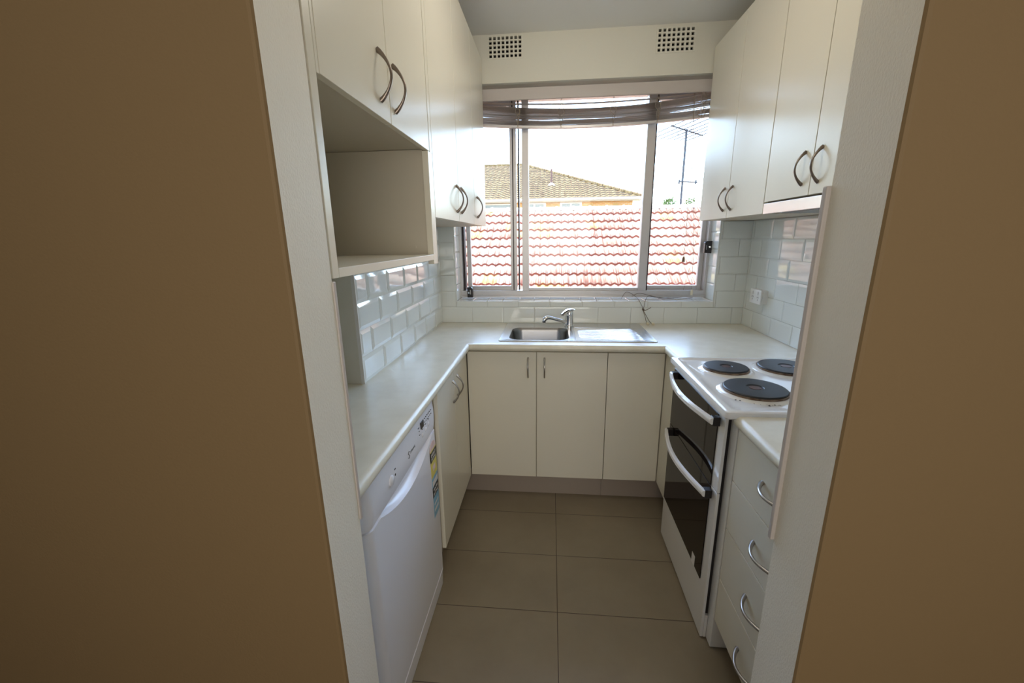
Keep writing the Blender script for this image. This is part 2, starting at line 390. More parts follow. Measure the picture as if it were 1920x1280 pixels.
# fixed centre light between two mullions
bm = B(); box(bm, -.183,-.142,YW-.006,YW+.05,WZ0+.05,WZ1-.04); box(bm, .552,.601,YW-.006,YW+.05,WZ0+.05,WZ1-.04)
tag(obj('mullion', bm, M['alu'], win, bevel=.0015), kind='structure')
bm = B(); box(bm, .601,.609,YW+.0,YW+.05,WZ0+.05,WZ1-.04); box(bm, -.212,-.204,YW+.048,YW+.085,WZ0+.05,WZ1-.04); box(bm,WX0+.022,WX0+.032,YW+.03,YW+.09,WZ0+.05,WZ1-.04)
tag(obj('gasket', bm, M['aludark'], win), kind='structure')
bm = B(); box(bm, -.142,.552,YW+.01,YW+.035,WZ0+.05,WZ0+.066); tag(obj('glazing_bead', bm, M['alu'], win, bevel=.001), kind='structure')
pane(-.142,.552,YW+.022,WZ0+.05,WZ1-.04,win)
def sash(x0,x1,y,sl,sr,label):
    t = bm = B(); z0,z1 = WZ0+.046, WZ1-.04
    box(bm,x0,x0+sl,y,y+.03,z0,z1); box(bm,x1-sr,x1,y,y+.03,z0,z1); box(bm,x0+sl,x1-sr,y,y+.03,z0,z0+.03); box(bm,x0+sl,x1-sr,y,y+.03,z1-.03,z1)
    s = tag(obj('sash', bm, M['alu'], win, bevel=.0015), kind='structure')
    p = bx('pane', M['glass'], s, x0+sl,x1-sr,y+.013,y+.017,z0+.03,z1-.03); tag(p, kind='structure')
    return s
ls = sash(-.552,-.222,YW+.045,.026,.040,'')
bm = B(); box(bm, -.246,-.240,YW+.040,YW+.046,WZ0+.05,WZ1-.04); tag(obj('gasket', bm, M['aludark'], ls), kind='structure')
rs = sash(.609,WX1-.022,YW+.045,.008,.026,'')
pane(WX0+.03,-.552,YW+.07,WZ0+.05,WZ1-.04,win)
# window locks
def lock(x0,x1,y,z0,z1,label,key):
    t = thing('window_lock', ((x0+x1)/2,y,z0), label, 'lock')
    bm = B(); prism(bm, [(x0,z0),(x1,z0),(x1,z1-.012),(x1-.008,z1),(x0,z1)] if not key else [(x0,z0+.004),(x1,z0),(x1,z1),(x0+.01,z1),(x0,z1-.008)], 'y', y-.03, y)
    obj('body', bm, M['black'], t, bevel=.002)
    bm = B(); cx,cz = (x0+.010,z0+.032) if not key else (x1-.014,(z0+z1)/2+.002)
    lathe(bm,(cx,y-.03,cz),[(.0055,.001),(.0055,-.003),(.004,-.0035)],16,'y'); obj('barrel', bm, M['chrome'], t)
    bm = B(); box(bm, x0+(.018 if not key else .008), x0+(.024 if not key else .011), y-.0315,y-.0295, z0+.022,z0+.05); obj('marking', bm, M['nickel'], t)
lock(-.545,-.510,YW+.0,1.046,1.114,'black key lock at the bottom left corner of the window frame',False)
lock(.930,.972,YW+.0,1.316,1.389,'black key lock halfway up the right side of the window frame',True)

# ------------------------------------------------------------------ raised venetian blind
bl = thing('venetian_blind', (.2,2.65,2.05), 'raised taupe venetian blind sagging across the top of the window', 'blind')
bx('headrail', M['slat'], bl, -.59,.96,2.636,2.664,2.208,2.232, .002)
zt = lambda x: 2.140+.048*min(1.6,((x-.2)/.66)**2)
zb = lambda x: 2.052+.030*min(1.6,((x-.2)/.66)**2)
NS = 15
for i in range(NS):
    f = i/(NS-1); f2 = f**1.15; bm = B(); rows = []
    dy = random.uniform(-.004,.004); tilt = random.uniform(-.10,.22); ph = random.uniform(0,6)
    for k in range(33):
        x = -.585+1.54*k/32; z = (zt(x)*(1-f2)+zb(x)*f2 + .0015*math.sin(ph+7*x)) if i else 2.163+.028*((x-.2)/.66)**2
        r = []
        for q in range(5):
            s = (q/4-.5); yy = 2.65+dy+s*.027; zz = z - .010*s*tilt*4 + .0025*(1-4*s*s)
            r.append(bm.verts.new((x,yy,zz)))
        rows.append(r)
    for a,b in zip(rows,rows[1:]):
        for q in range(4): bm.faces.new((a[q],a[q+1],b[q+1],b[q]))
    bmesh.ops.solidify(bm, geom=bm.faces[:], thickness=.0016)
    obj('slat', bm, M['slat'], bl, smooth=True)
bm = B(); prev=None
for k in range(33):
    x = -.585+1.54*k/32; z = zb(x)-.004
    r = [bm.verts.new((x,yy,zz)) for yy,zz in ((2.636,z),(2.664,z),(2.664,z-.012),(2.650,z-.015),(2.636,z-.012))]
    if prev:
        for q in range(5): bm.faces.new((prev[q],prev[(q+1)%5],r[(q+1)%5],r[q]))
    else: bm.faces.new(r)
    prev = r
bm.faces.new(prev); obj('bottom_rail', bm, M['alu'], bl, smooth=True)
for x in (-.20,.05,.345,.59,.83):
    bm = B(); z1, z0 = zt(x)+.012, zb(x)-.016
    for s in (-.006,.006):
        tube(bm, spline([(x+s*.2,2.634,z1+.04),(x+s,2.632,z1),(x+s*2.5+random.uniform(-.006,.006),2.628,(z1+z0)/2+.02),(x-s,2.627,(z1+z0)/2-.01),(x+s*.5,2.632,z0)],6), .0011, 6)
    tube(bm, spline([(x,2.631,z1+.01),(x-.012,2.624,z1-.015),(x+.012,2.622,z1-.04),(x+.004,2.63,z0+.02)],6), .0009, 5)
    obj('ladder_cord', bm, M['cordm'], bl)
for px in ((spline([(.782,2.64,2.20),(.786,2.628,2.05),(.800,2.628,1.84),(.797,2.63,1.62),(.800,2.63,1.42),(.798,2.63,1.30)],6)),
           (spline([(.786,2.64,2.20),(.790,2.627,2.0),(.806,2.627,1.75),(.838,2.628,1.5),(.852,2.628,1.3),(.862,2.63,1.10)],6)),
           (spline([(.870,2.64,2.14),(.878,2.63,1.8),(.870,2.63,1.5),(.845,2.628,1.28),(.812,2.628,1.10)],6))):
    bm = B(); tube(bm, px, .0010, 6); obj('pull_cord', bm, M['cordm'], bl)
bm = B(); lathe(bm,(.798,2.63,1.270),[(.003,.032),(.0065,.024),(.009,0),(.006,-.002)],12); obj('tassel', bm, mat('brown_wooden_tassel',(.22,.13,.07),.5), bl)
bm = B(); lathe(bm,(.863,2.63,1.068),[(.003,.034),(.0065,.026),(.0085,0),(.006,-.002)],12); obj('tassel', bm, M['cream_pl'], bl)
bm = B(); tube(bm, spline([(.80,2.636,2.10),(.815,2.62,2.062),(.835,2.615,2.058),(.845,2.62,2.085),(.86,2.63,2.10)],6), .0012, 6); obj('cord_loop', bm, M['cordm'], bl)

# ------------------------------------------------------------------ loose flex on the sill and tiles
t = thing('electrical_flex', (.55,2.56,.90), 'thin brown flex tangled on the sill, hanging down the tiles to the bench', 'cable')
bm = B()
for P in ([(.44,2.62,1.047),(.47,2.64,1.085),(.505,2.60,1.075),(.53,2.565,1.052),(.555,2.556,1.01),(.561,2.552,.985),(.575,2.553,.95),(.582,2.545,.92),(.586,2.52,.906)],
          [(.82,2.66,1.05),(.74,2.65,1.047),(.66,2.63,1.050),(.60,2.60,1.065),(.575,2.565,1.045),(.567,2.554,1.01),(.562,2.552,.99),(.586,2.553,.945),(.605,2.545,.915),(.616,2.515,.904)],
          [(.88,2.655,1.048),(.79,2.61,1.046),(.70,2.66,1.046),(.62,2.66,1.06),(.545,2.61,1.082),(.505,2.63,1.060)]):
    tube(bm, spline(P,8), .0014, 6)
obj('wire', bm, M['wire'], t)
bm = B(); tube(bm, spline([(.556,2.55,.996),(.568,2.546,.984),(.585,2.548,.990),(.606,2.546,1.003)],5), .002, 6); tube(bm, spline([(.556,2.549,.99),(.562,2.545,.995),(.566,2.55,.985),(.558,2.551,.986)],4), .003, 6)
obj('knot', bm, M['wire'], t)
for x,y in ((.586,2.515),(.617,2.510)):
    bm = B(); lathe(bm,(x,y,.9085),[(.004,.014),(.0078,.012),(.0078,-.010),(.0045,-.011),(.0045,-.006)],14,'y')
    obj('connector', bm, M['cream_pl'], t, smooth=True)

# ------------------------------------------------------------------ benchtops
def bull(z1=ZB, th=.038, n=8, run=.05):
    r = th/2; pr = [(run,z1)]
    pr += [(r-r*math.sin(a), z1-r+r*math.cos(a)) for a in [math.pi*i/n for i in range(n+1)]]
    pr += [(run,z1-th)]
    return pr
def sweep_edge(bm, path, inward, prof):
    """path corner points; inward[i] = xy offset per unit of depth at that corner"""
    rings = [[bm.verts.new((p[0]+o[0]*d, p[1]+o[1]*d, z)) for d,z in prof] for p,o in zip(path,inward)]
    for a,b in zip(rings,rings[1:]):
        for j in range(len(prof)-1): bm.faces.new((a[j],a[j+1],b[j+1],b[j]))
    for r in (rings[0],rings[-1]): bm.faces.new(r)
bt = B()
sweep_edge(bt, [(XLF,JY1+.011),(XLF,YBF),(XRF,YBF),(XRF,1.812)], [(-1,0),(-1,1),(1,1),(1,0)], bull())
d = .05
SX0,SX1,SY0,SY1 = -.232,.108,2.105,2.425    # bowl cut-out
for (x0,x1,y0,y1) in ((XREC,XLF-d,JY1+.011,YT),(XL,XLF-d,YT,YBF+d),(XL,SX0,YBF+d,YB),(SX0,SX1,YBF+d,SY0),(SX0,SX1,SY1,YB),(SX1,XR,YBF+d,YB),(XRF+d,XR,1.812,YBF+d)):
    box(bt, x0,x1,y0,y1,ZB-.038,ZB)
bmesh.ops.remove_doubles(bt, verts=bt.verts, dist=1e-5)
bench = tag(obj('benchtop', bt, M['bench'], smooth=True), 'cream mottled laminate benchtop running round three sides under the window', 'benchtop')
bm = B(); sweep_edge(bm, [(.556,1.214),(.556,JY1+.012)], [(1,0),(1,0)], bull(.893,.036)); box(bm, .556+d,XR,JY1+.012,1.214,.857,.893)
bmesh.ops.remove_doubles(bm, verts=bm.verts, dist=1e-5)
tag(obj('benchtop', bm, M['bench'], smooth=True), 'short cream laminate benchtop on the drawers between the cooker and the doorway', 'benchtop')

# ------------------------------------------------------------------ sink and tap
sk = thing('kitchen_sink', (.136,2.31,ZB), 'stainless steel sink with one bowl and ribbed drainer set in the benchtop', 'sink')
def rrect(x0,x1,y0,y1,r,n=6):
    P = []
    for cx,cy,a0 in ((x1-r,y1-r,0),(x0+r,y1-r,90),(x0+r,y0+r,180),(x1-r,y0+r,270)):
        for i in range(n+1):
            a = math.radians(a0+90*i/n); P.append((cx+r*math.cos(a), cy+r*math.sin(a)))
    return P
def loops(bm, L, close_last=True):
    R = [[bm.verts.new((x,y,z)) for x,y in P] for P,z in L]
    for a,b in zip(R,R[1:]):
        for j in range(len(a)): bm.faces.new((a[j],a[(j+1)%len(a)],b[(j+1)%len(b)],b[j]))
    if close_last: bm.faces.new(R[-1])
    return R
# rim sheet: outer edge rolled, dished deck
bm = B()
ox0,ox1,oy0,oy1 = -.271,.543,2.076,2.545; n=6
O0 = rrect(ox0,ox1,oy0,oy1,.018,n)
R = loops(bm, [(O0,ZB+.0003),(rrect(ox0+.002,ox1-.002,oy0+.002,oy1-.002,.017,n),ZB+.0042),(rrect(ox0+.008,ox1-.008,oy0+.008,oy1-.008,.015,n),ZB+.0045),(rrect(ox0+.015,ox1-.015,oy0+.013,oy1-.013,.013,n),ZB+.0022)], False)
# deck between the rim, the bowl mouth and the drainer: triangulated fill
inner = R[-1]; bowl = [bm.verts.new((x,y,ZB+.0022)) for x,y in rrect(-.222,.100,2.108,2.415,.06,8)]
dr = [bm.verts.new((x,y,ZB+.0022)) for x,y in rrect(.125,.515,2.108,2.425,.012,3)]
ed = []
for L in (inner,bowl,dr):
    for j in range(len(L)):
        e = bm.edges.get((L[j],L[(j+1)%len(L)])) or bm.edges.new((L[j],L[(j+1)%len(L)])); ed.append(e)
bmesh.ops.triangle_fill(bm, use_beauty=True, edges=ed, normal=(0,0,1))
obj('rim', bm, M['steel'], sk, smooth=True)
bm = B()
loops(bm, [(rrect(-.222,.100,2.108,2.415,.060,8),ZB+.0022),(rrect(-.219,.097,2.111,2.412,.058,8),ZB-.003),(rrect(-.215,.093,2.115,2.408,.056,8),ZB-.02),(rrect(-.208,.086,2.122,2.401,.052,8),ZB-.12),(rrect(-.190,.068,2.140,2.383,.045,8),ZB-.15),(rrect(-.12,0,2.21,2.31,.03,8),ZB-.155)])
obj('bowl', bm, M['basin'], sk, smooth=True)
bm = B(); lathe(bm,(-.06,2.26,ZB-.156),[(.045,.003),(.038,.0045),(.034,.001),(.0,.0005)],28); obj('drain', bm, M['chrome'], sk, smooth=True)
# drainer with fanned ribs
bm = B(); nx,ny = 60,96; G = []
for i in range(nx+1):
    u = i/nx; x = .125+.39*u; row = []
    for j in range(ny+1):
        v = j/ny; y = 2.108+.317*v
        vc = (v-.5); fan = vc/(.62+.38*u)
        m_ = max(0,min(1,(u-.04)/.06))*max(0,min(1,(.93-u)/.05)); edge = max(0,min(1,(.46-abs(fan))/.03)) if abs(fan)<.46 else 0
        rib = (.5+.5*math.cos(2*math.pi*9*fan))**2*.0032*m_*edge
        dip = -.004*max(0,min(1,min(u,1-u)/.05))*max(0,min(1,min(v,1-v)/.05))
        row.append(bm.verts.new((x,y,ZB+.0022+dip*(1-.7*u)+rib)))
    G.append(row)
for i in range(nx):
    for j in range(ny): bm.faces.new((G[i][j],G[i+1][j],G[i+1][j+1],G[i][j+1]))
o = obj('drainer', bm, M['steel'], sk)
for p in o.data.polygons: p.use_smooth = True
tp = thing('mixer_tap', (.112,2.47,ZB), 'chrome single lever mixer tap standing behind the sink bowl', 'tap')
bm = B(); c=(.112,2.462,ZB+.0028); lathe(bm,c,[(.028,0),(.028,.006),(.0245,.010),(.0235,.055),(.0245,.060),(.0245,.088),(.021,.094),(.0,.096)],28); obj('body', bm, M['chrome'], tp, smooth=True)
bm = B(); P = spline([(.105,2.455,.925),(.07,2.44,.938),(.03,2.425,.952),(.00,2.413,.962),(-.022,2.405,.963),(-.036,2.40,.952),(-.038,2.399,.942)],5)
k=len(P); tube(bm,P,[.0095+.002*math.exp(-((i/k-.75)/.2)**2)*1.5 for i in range(k)],14); obj('spout', bm, M['chrome'], tp, smooth=True)
bm = B(); lathe(bm,(-.038,2.399,.936),[(.009,0),(.0105,.002),(.0105,.012)],16); obj('aerator', bm, M['chrome'], tp, smooth=True)
bm = B()
pts = [(.134,2.480,1.000,.018,.007),(.114,2.460,1.0035,.025,.010),(.098,2.437,1.001,.021,.008),(.080,2.412,.992,.015,.006),(.068,2.394,.984,.011,.005)]
tube(bm,[p[:3] for p in pts],[p[4] for p in pts],16,ry=[p[3] for p in pts]); obj('lever', bm, M['chrome'], tp, smooth=True)

# ------------------------------------------------------------------ power point on the right splashback
g = thing('power_point', (XR-.03,2.35,1.06), 'white double power point on the tiles above the right benchtop', 'power outlet')
bx('mounting_block', M['white_pl'], g, XR-.034,XR-.0005,2.298,2.415,1.060,1.133,.003)
bx('plate', M['white_pl'], g, XR-.042,XR-.0345,2.296,2.417,1.058,1.135,.002)
for yc in (2.328,2.385):
    sw = bx('switch', M['white_pl'], g, XR-.047,XR-.0425,yc-.005,yc+.005,1.108,1.124,.001)
    bm = B()
    for dy,dz,rot in ((.006,.006,.5),(-.006,.006,-.5),(0,-.008,0)):
        cy,cz = yc+dy,1.088+dz; s,c_ = math.sin(rot),math.cos(rot); L=.0042; w=.0011
        P = [(cy+a*c_-b*s, cz+a*s+b*c_) for a,b in ((-w,-L),(w,-L),(w,L),(-w,L))]
        prism(bm,P,'x',XR-.0428,XR-.0420)
    obj('socket', bm, M['grey_pl'], g)

# ------------------------------------------------------------------ cabinets
G_ = .0016
def door_x(parent, xf, sgn, y0,y1,z0,z1, name='door', m=None):
    """door facing +x (sgn=1) or -x (sgn=-1); front face at xf"""
    a,b = (xf-.017,xf) if sgn>0 else (xf,xf+.017)
    return bx(name, m or M['door'], parent, a,b,y0+G_,y1-G_,z0+G_,z1-G_,.0012)
def door_y(parent, yf, x0,x1,z0,z1, name='door'):
    return bx(name, M['door'], parent, x0+G_,x1-G_,yf,yf+.017,z0+G_,z1-G_,.0012)
# --- microwave cabinet, upper left
mw = thing('microwave_cabinet', (XLU,1.08,1.354), 'cream wall cabinet with two doors above an empty open niche, next to the doorway', 'cabinet')
NX0 = XREC+.004
bm = B(); box(bm, NX0,XLU-.0,.7205,.743,1.354,2.38); obj('side_panel', bm, M['door'], mw, bevel=.001)
bm = B(); box(bm, NX0,XLU-.021,1.3925,1.4035,1.354,1.699); obj('side_panel', bm, M['body'], mw, bevel=.001)
bm = B(); box(bm, XLU-.020,XLU,1.386,1.4355,1.340,1.694); obj('stile', bm, M['door'], mw, bevel=.001)
bm = B(); box(bm, NX0+.006,XLU,.744,1.3855,1.354,1.372); obj('shelf', bm, M['door'], mw, bevel=.001)
bm = B(); box(bm, NX0+.006,XLU-.019,.744,1.4035,1.700,2.378); obj('upper_box', bm, M['body'], mw)
bm = B(); box(bm, NX0,NX0+.005,.744,1.392,1.372,1.700); obj('back_panel', bm, M['body'], mw)
bm = B(); box(bm, XLU-.019,XLU,.745,.752,1.694,2.38); obj('filler', bm, M['door'], mw)
dL = door_x(mw,XLU,1,.754,1.080,1.694,2.38); dR = door_x(mw,XLU,1,1.080,1.405,1.694,2.38)
bm = B(); box(bm, XLU-.017,XLU,1.409,1.4355,1.694,2.38); obj('stile', bm, M['door'], mw, bevel=.001)
bow_handle(dL,(XLU,1.020,1.834),(XLU,1.020,1.730),(1,0,0)); bow_handle(dR,(XLU,1.112,1.834),(XLU,1.112,1.730),(1,0,0))
bm = B(); lathe(bm,(-.455,1.3923,1.397),[(.004,0),(.004,-.002),(0,-.0025)],12,'y'); obj('screw_cap', bm, M['body'], mw)
# --- left wall cabinets
def wall_cab(x_front, sgn, y0,y1,z0,z1, seams, handles, label, xback):
    t = thing('wall_cabinet', (x_front,(y0+y1)/2,z0), label, 'cabinet')
    a,b = (xback,x_front-.018) if sgn>0 else (x_front+.018,xback)
    bx('body', M['body'], t, a,b,y0+.0006,y1-.0006,z0+.001,z1,.001)
    ys = [y0]+seams+[y1]
    for k in range(len(ys)-1):
        dd = door_x(t,x_front,sgn,ys[k],ys[k+1],z0,z1)
        for (yy,za,zb_) in handles:
            if ys[k] < yy < ys[k+1]: bow_handle(dd,(x_front,yy,za),(x_front,yy,zb_),(sgn,0,0))
    return t
wall_cab(XLU,1,1.437,2.193,1.492,2.38,[1.815],[(1.772,1.634,1.530),(1.858,1.634,1.530)],'cream two-door wall cabinet left of the window, next along from the open niche',XL+.008)
wall_cab(XLU,1,2.195,YB-.009,1.492,2.38,[],[(2.262,1.634,1.530)],'narrow single-door cream wall cabinet in the left corner against the window wall',XL+.008)
# --- right wall cabinets
wall_cab(XRU,-1,1.828,YB-.009,1.502,2.382,[2.185],[(2.229,1.645,1.538),(2.140,1.645,1.538)],'cream two-door wall cabinet right of the window in the corner',XR-.009)
hc = wall_cab(XRU,-1,1.228,1.826,1.546,2.382,[1.532],[(1.577,1.688,1.584),(1.487,1.688,1.582)],'cream two-door wall cabinet above the rangehood, over the cooker',XR-.009)
wall_cab(XRU,-1,JY1+.012,1.226,1.502,2.382,[.97],[],'cream wall cabinet between the rangehood cabinet and the doorway',XR-.012) if False else None
# slide-out rangehood
rh = thing('rangehood', (1.0,1.53,1.50), 'slim slide-out rangehood under the right wall cabinet above the cooker', 'rangehood')
bx('front_strip', M['hoodm'], rh, XRU,XRU+.014,1.229,1.825,1.502,1.541,.001)
bx('body', M['white_pl'], rh, XRU+.0145,XR-.009,1.229,1.825,1.506,1.543,.001)
bx('filter', M['filter'], rh, XRU+.045,XR-.04,1.26,1.77,1.501,1.5055,.001)

# --- base cabinets, left run
lb = thing('base_cabinet', (XDL,1.75,0), 'cream two-door base cabinet between the dishwasher and the corner', 'cabinet')
bx('body', M['body'], lb, XL-.004+.01,XDL-.018,1.463,YD+.0,.139,.861)
a = door_x(lb,XDL,1,1.465,1.751,.139,.856); b = door_x(lb,XDL,1,1.751,YD-.002,.139,.856)
bow_handle(a,(XDL,1.712,.806),(XDL,1.712,.706),(1,0,0),m=M['nickel']); bow_handle(b,(XDL,1.798,.806),(XDL,1.798,.706),(1,0,0),m=M['nickel'])
bx('kickboard', M['kick'], lb, XDL-.10,XDL-.06,1.463,YD+.06,0,.138)
fl = bx('filler_panel', M['body'], lb, XDL-.05,XDL-.022,1.449,1.462,.139,.861,.001)
# --- back run
bb = thing('sink_cabinet', (.1,YD,0), 'cream two-door base cabinet under the sink', 'cabinet')
bx('body', M['body'], bb, XDL+.0,.2915,YD+.018,YB-.01,.139,.70); 
bx('rail', M['body'], bb, XDL+.0,.2915,YD+.018,YD+.036,.701,.861)
a = door_y(bb,YD,XDL+.002,-.0695,.139,.856); b = door_y(bb,YD,-.0695,.291,.139,.856)
bow_handle(a,(-.113,YD,.823),(-.113,YD,.720),(0,-1,0),m=M['nickel'],w=.004); bow_handle(b,(-.028,YD,.823),(-.028,YD,.720),(0,-1,0),m=M['nickel'],w=.004)
bx('kickboard', M['kick'], bb, XDL-.058,.2915,YD+.062,YD+.078,0,.138)
cb = thing('corner_cabinet', (.43,YD,0), 'cream base cabinet with one plain handleless door right of the sink doors', 'cabinet')
bx('body', M['body'], cb, .293,XDR+.05,YD+.018,YB-.01,.139,.861); door_y(cb,YD,.291,XDR+.000,.139,.856)
bx('kickboard', M['kick'], cb, .293,XDR+.09,YD+.062,YD+.078,0,.138)
fr = bx('return_panel', M['door'], cb, XDR+.002,XDR+.018,1.815,YD-.002,.139,.858,.001)
bx('kickboard', M['kick'], cb, XDR+.075,XDR+.089,1.815,YD+.061,0,.138)
# --- drawers, right
dw = thing('drawer_unit', (XDR,.97,0), 'cream unit of four drawers between the cooker and the doorway', 'drawers')
DX = .573
bx('body', M['body'], dw, DX+.018,XR-.01,JY1+.013,1.2125,.133,.856)
bx('kickboard', M['kick'], dw, DX+.06,DX+.075,JY1+.013,1.2125,0,.132)
for z0,z1,zh in ((.676,.854,.776),(.502,.676,.588),(.306,.502,.406),(.134,.306,.212)):
    q = door_x(dw,DX,-1,JY1+.013,1.2125,z0,z1,'drawer')
    bow_handle(q,(DX,1.044,zh),(DX,.916,zh),(-1,0,0),m=M['nickel'],w=.0045,t=.0045,foot=1.0,depth=.032)

# ------------------------------------------------------------------ dishwasher
XD = -.441; Y0,Y1 = .838,1.447
ds = thing('dishwasher', (XD,1.14,0), 'white freestanding dishwasher under the left benchtop beside the doorway', 'dishwasher')
bx('body', M['dish'], ds, -.685,XD-.045,Y0+.006,Y1-.006,.012,.855,.004)
def panel(y0,y1,z0,z1,xb,xf,bulge,r=.028):
    """front panel bulging in z with rounded vertical ends; returns outline-swept mesh"""
    bm = B(); nz = 14; ny = 40
    rows = []
    for i in range(nz+1):
        s = i/nz; z = z0+(z1-z0)*s; row = []
        for j in range(ny+1):
            q = j/ny; e = (1-math.cos(math.pi*q))/2; y = y0+(y1-y0)*e
            dd = min(y-y0, y1-y); x = xf + bulge(s) - (0 if dd>=r else (r-math.sqrt(max(0,r*r-(r-dd)**2)))*.9)
            row.append(bm.verts.new((x,y,z)))
        rows.append(row)
    for a,b in zip(rows,rows[1:]):
        for j in range(ny): bm.faces.new((a[j],a[j+1],b[j+1],b[j]))
    def cap(row, rev):
        back = [bm.verts.new((xb,row[0].co.y,row[0].co.z)), bm.verts.new((xb,row[-1].co.y,row[-1].co.z))]
        bm.faces.new([back[0]]+row+[back[1]]); return back
    b0 = cap(rows[0],0); b1 = cap(rows[-1],1)
    bm.faces.new([b0[0],b1[0]]+[r_[0] for r_ in rows[::-1]]); bm.faces.new([b0[1],b1[1]]+[r_[-1] for r_ in rows[::-1]])
    bm.faces.new([b0[0],b0[1],b1[1],b1[0]])
    return bm
PZ = .712
pb = lambda s: .004*math.sin(math.pi*min(1,s*1.2))-.002*max(0,(.18-s)/.18)**2
cp = obj('control_panel', panel(Y0,Y1,PZ,.852,XD-.042,XD-.002,pb), M['dish'], ds, smooth=True)
# door skin with scooped hand grip along its top edge; grid rows follow the grip outline
bm = B(); ny,n1,n2 = 96,34,14; nz = n1+n2; z0d,z1d = .084,PZ-.003; S = []
sl = lambda y: .0575*max(0.,1-((y-1.150)/.238)**2)          # depth of the grip outline below the panel
for j in range(ny+1):
    e = (1-math.cos(math.pi*j/ny))/2; y = Y0+(Y1-Y0)*e; col = []; d = sl(y)+.0012
    for i in range(nz+1):
        if i <= n1: z = z0d+(z1d-d-z0d)*(i/n1); t = 0
        else: t = (i-n1)/n2; z = z1d-d+d*t
        s = (z-z0d)/(z1d-z0d)
        dd = min(y-Y0,Y1-y); r=.028; x = XD + .003*math.sin(math.pi*s) - (0 if dd>=r else (r-math.sqrt(max(0,r*r-(r-dd)**2)))*.9)
        if i > n1: x -= .024*min(1,(d-.0012)/.02)*min(1,t/.25)**.6
        col.append(bm.verts.new((x,y,z)))
    S.append(col)
for a,b in zip(S,S[1:]):
    for i in range(nz): bm.faces.new((a[i],a[i+1],b[i+1],b[i]))
bk = [[bm.verts.new((XD-.040,yy,zz)) for zz in (z0d,z1d)] for yy in (Y0,Y1)]
bm.faces.new([bk[0][0],bk[0][1]]+S[0][::-1]); bm.faces.new([bk[1][0],bk[1][1]]+S[-1][::-1])
bm.faces.new([bk[0][1],bk[1][1]]+[c[-1] for c in S[::-1]]); bm.faces.new([bk[0][0],bk[1][0]]+[c[0] for c in S[::-1]])
bm.faces.new([bk[0][0],bk[0][1],bk[1][1],bk[1][0]])
dd_ = obj('door', bm, M['dish'], ds, smooth=True)
pl = obj('plinth', panel(Y0+.002,Y1-.002,.004,.078,XD-.04,XD+.001,lambda s:-.004*(1-s)), M['dish'], ds, smooth=True)
def on_panel(name, m, y0,y1,z0,z1, parent=cp, x=XD+.0018, d=.0016): return bx(name, m, parent, x-.002,x+d,y0,y1,z0,z1)
on_panel('display', M['lblack'], 1.268,1.298,.788,.812)
for i,yy in enumerate((1.281,1.317,1.352)):
    bm = B(); lathe(bm,(XD+.001,yy,.762+.004*i),[(.0085,0),(.0085,.002),(.006,.004),(0,.0045)],16,'x'); obj('button', bm, M['nickel'] if False else M['dish'], cp, smooth=True)
    on_panel('marking', M['grey_pl'], yy-.004,yy+.006,.782+.003*i,.784+.003*i)
for r_ in range(2):
    for c_ in range(6): on_panel('marking', M['grey_pl'], 1.312+.015*c_,1.3165+.015*c_,.794+.014*r_,.7965+.014*r_)
on_panel('marking', M['grey_pl'], 1.246,1.254,.776,.7785); on_panel('marking', M['grey_pl'], 1.246,1.250,.790,.7925); on_panel('marking', M['grey_pl'], 1.240,1.250,.803,.805)
bm = B(); lathe(bm,(XD+.001,.990,.768),[(.0155,0),(.0155,.004),(.012,.0065),(0,.007)],24,'x'); obj('knob', bm, M['dish'], cp, smooth=True)
bm = B(); lathe(bm,(XD+.0008,1.022,.768),[(.0035,0),(.0035,.0018),(0,.002)],12,'x'); obj('indicator', bm, M['lblack'], cp)
on_panel('marking', M['grey_pl'], 1.018,1.026,.784,.7875)
def text(body, size, loc, rot, m, parent, name='lettering', sx=1.0, ext=.0003):
    cu = bpy.data.curves.new(name,'FONT'); cu.body = body; cu.size = size; cu.extrude = ext; cu.align_x = 'LEFT'
    o = bpy.data.objects.new('tmp', cu); C.objects.link(o)
    dg = bpy.context.evaluated_depsgraph_get(); me = bpy.data.meshes.new_from_object(o.evaluated_get(dg))
    C.objects.unlink(o); bpy.data.objects.remove(o)
    R = Matrix.Translation(Vector(loc)) @ Matrix.Rotation(rot[2],4,'Z') @ Matrix.Rotation(rot[0],4,'X') @ Matrix.Diagonal((sx,1,1,1))
    bm = B(); bm.from_mesh(me); bm.transform(R); bpy.data.meshes.remove(me)
    return obj(name, bm, m, parent)
XF = (math.pi/2,0,math.pi/2)      # lettering facing +x
text('STIRLING', .0115, (XD+.0023,1.151,.762), XF, M['grey_pl'], cp)
bm = B()   # swirl emblem ahead of the name
tube(bm, spline([(XD+.0026,1.146,.772),(XD+.0026,1.139,.776),(XD+.0026,1.133,.770),(XD+.0026,1.139,.765),(XD+.0026,1.144,.760),(XD+.0026,1.139,.754),(XD+.0026,1.132,.757)],5), .0012, 6)
obj('emblem', bm, M['grey_pl'], cp)
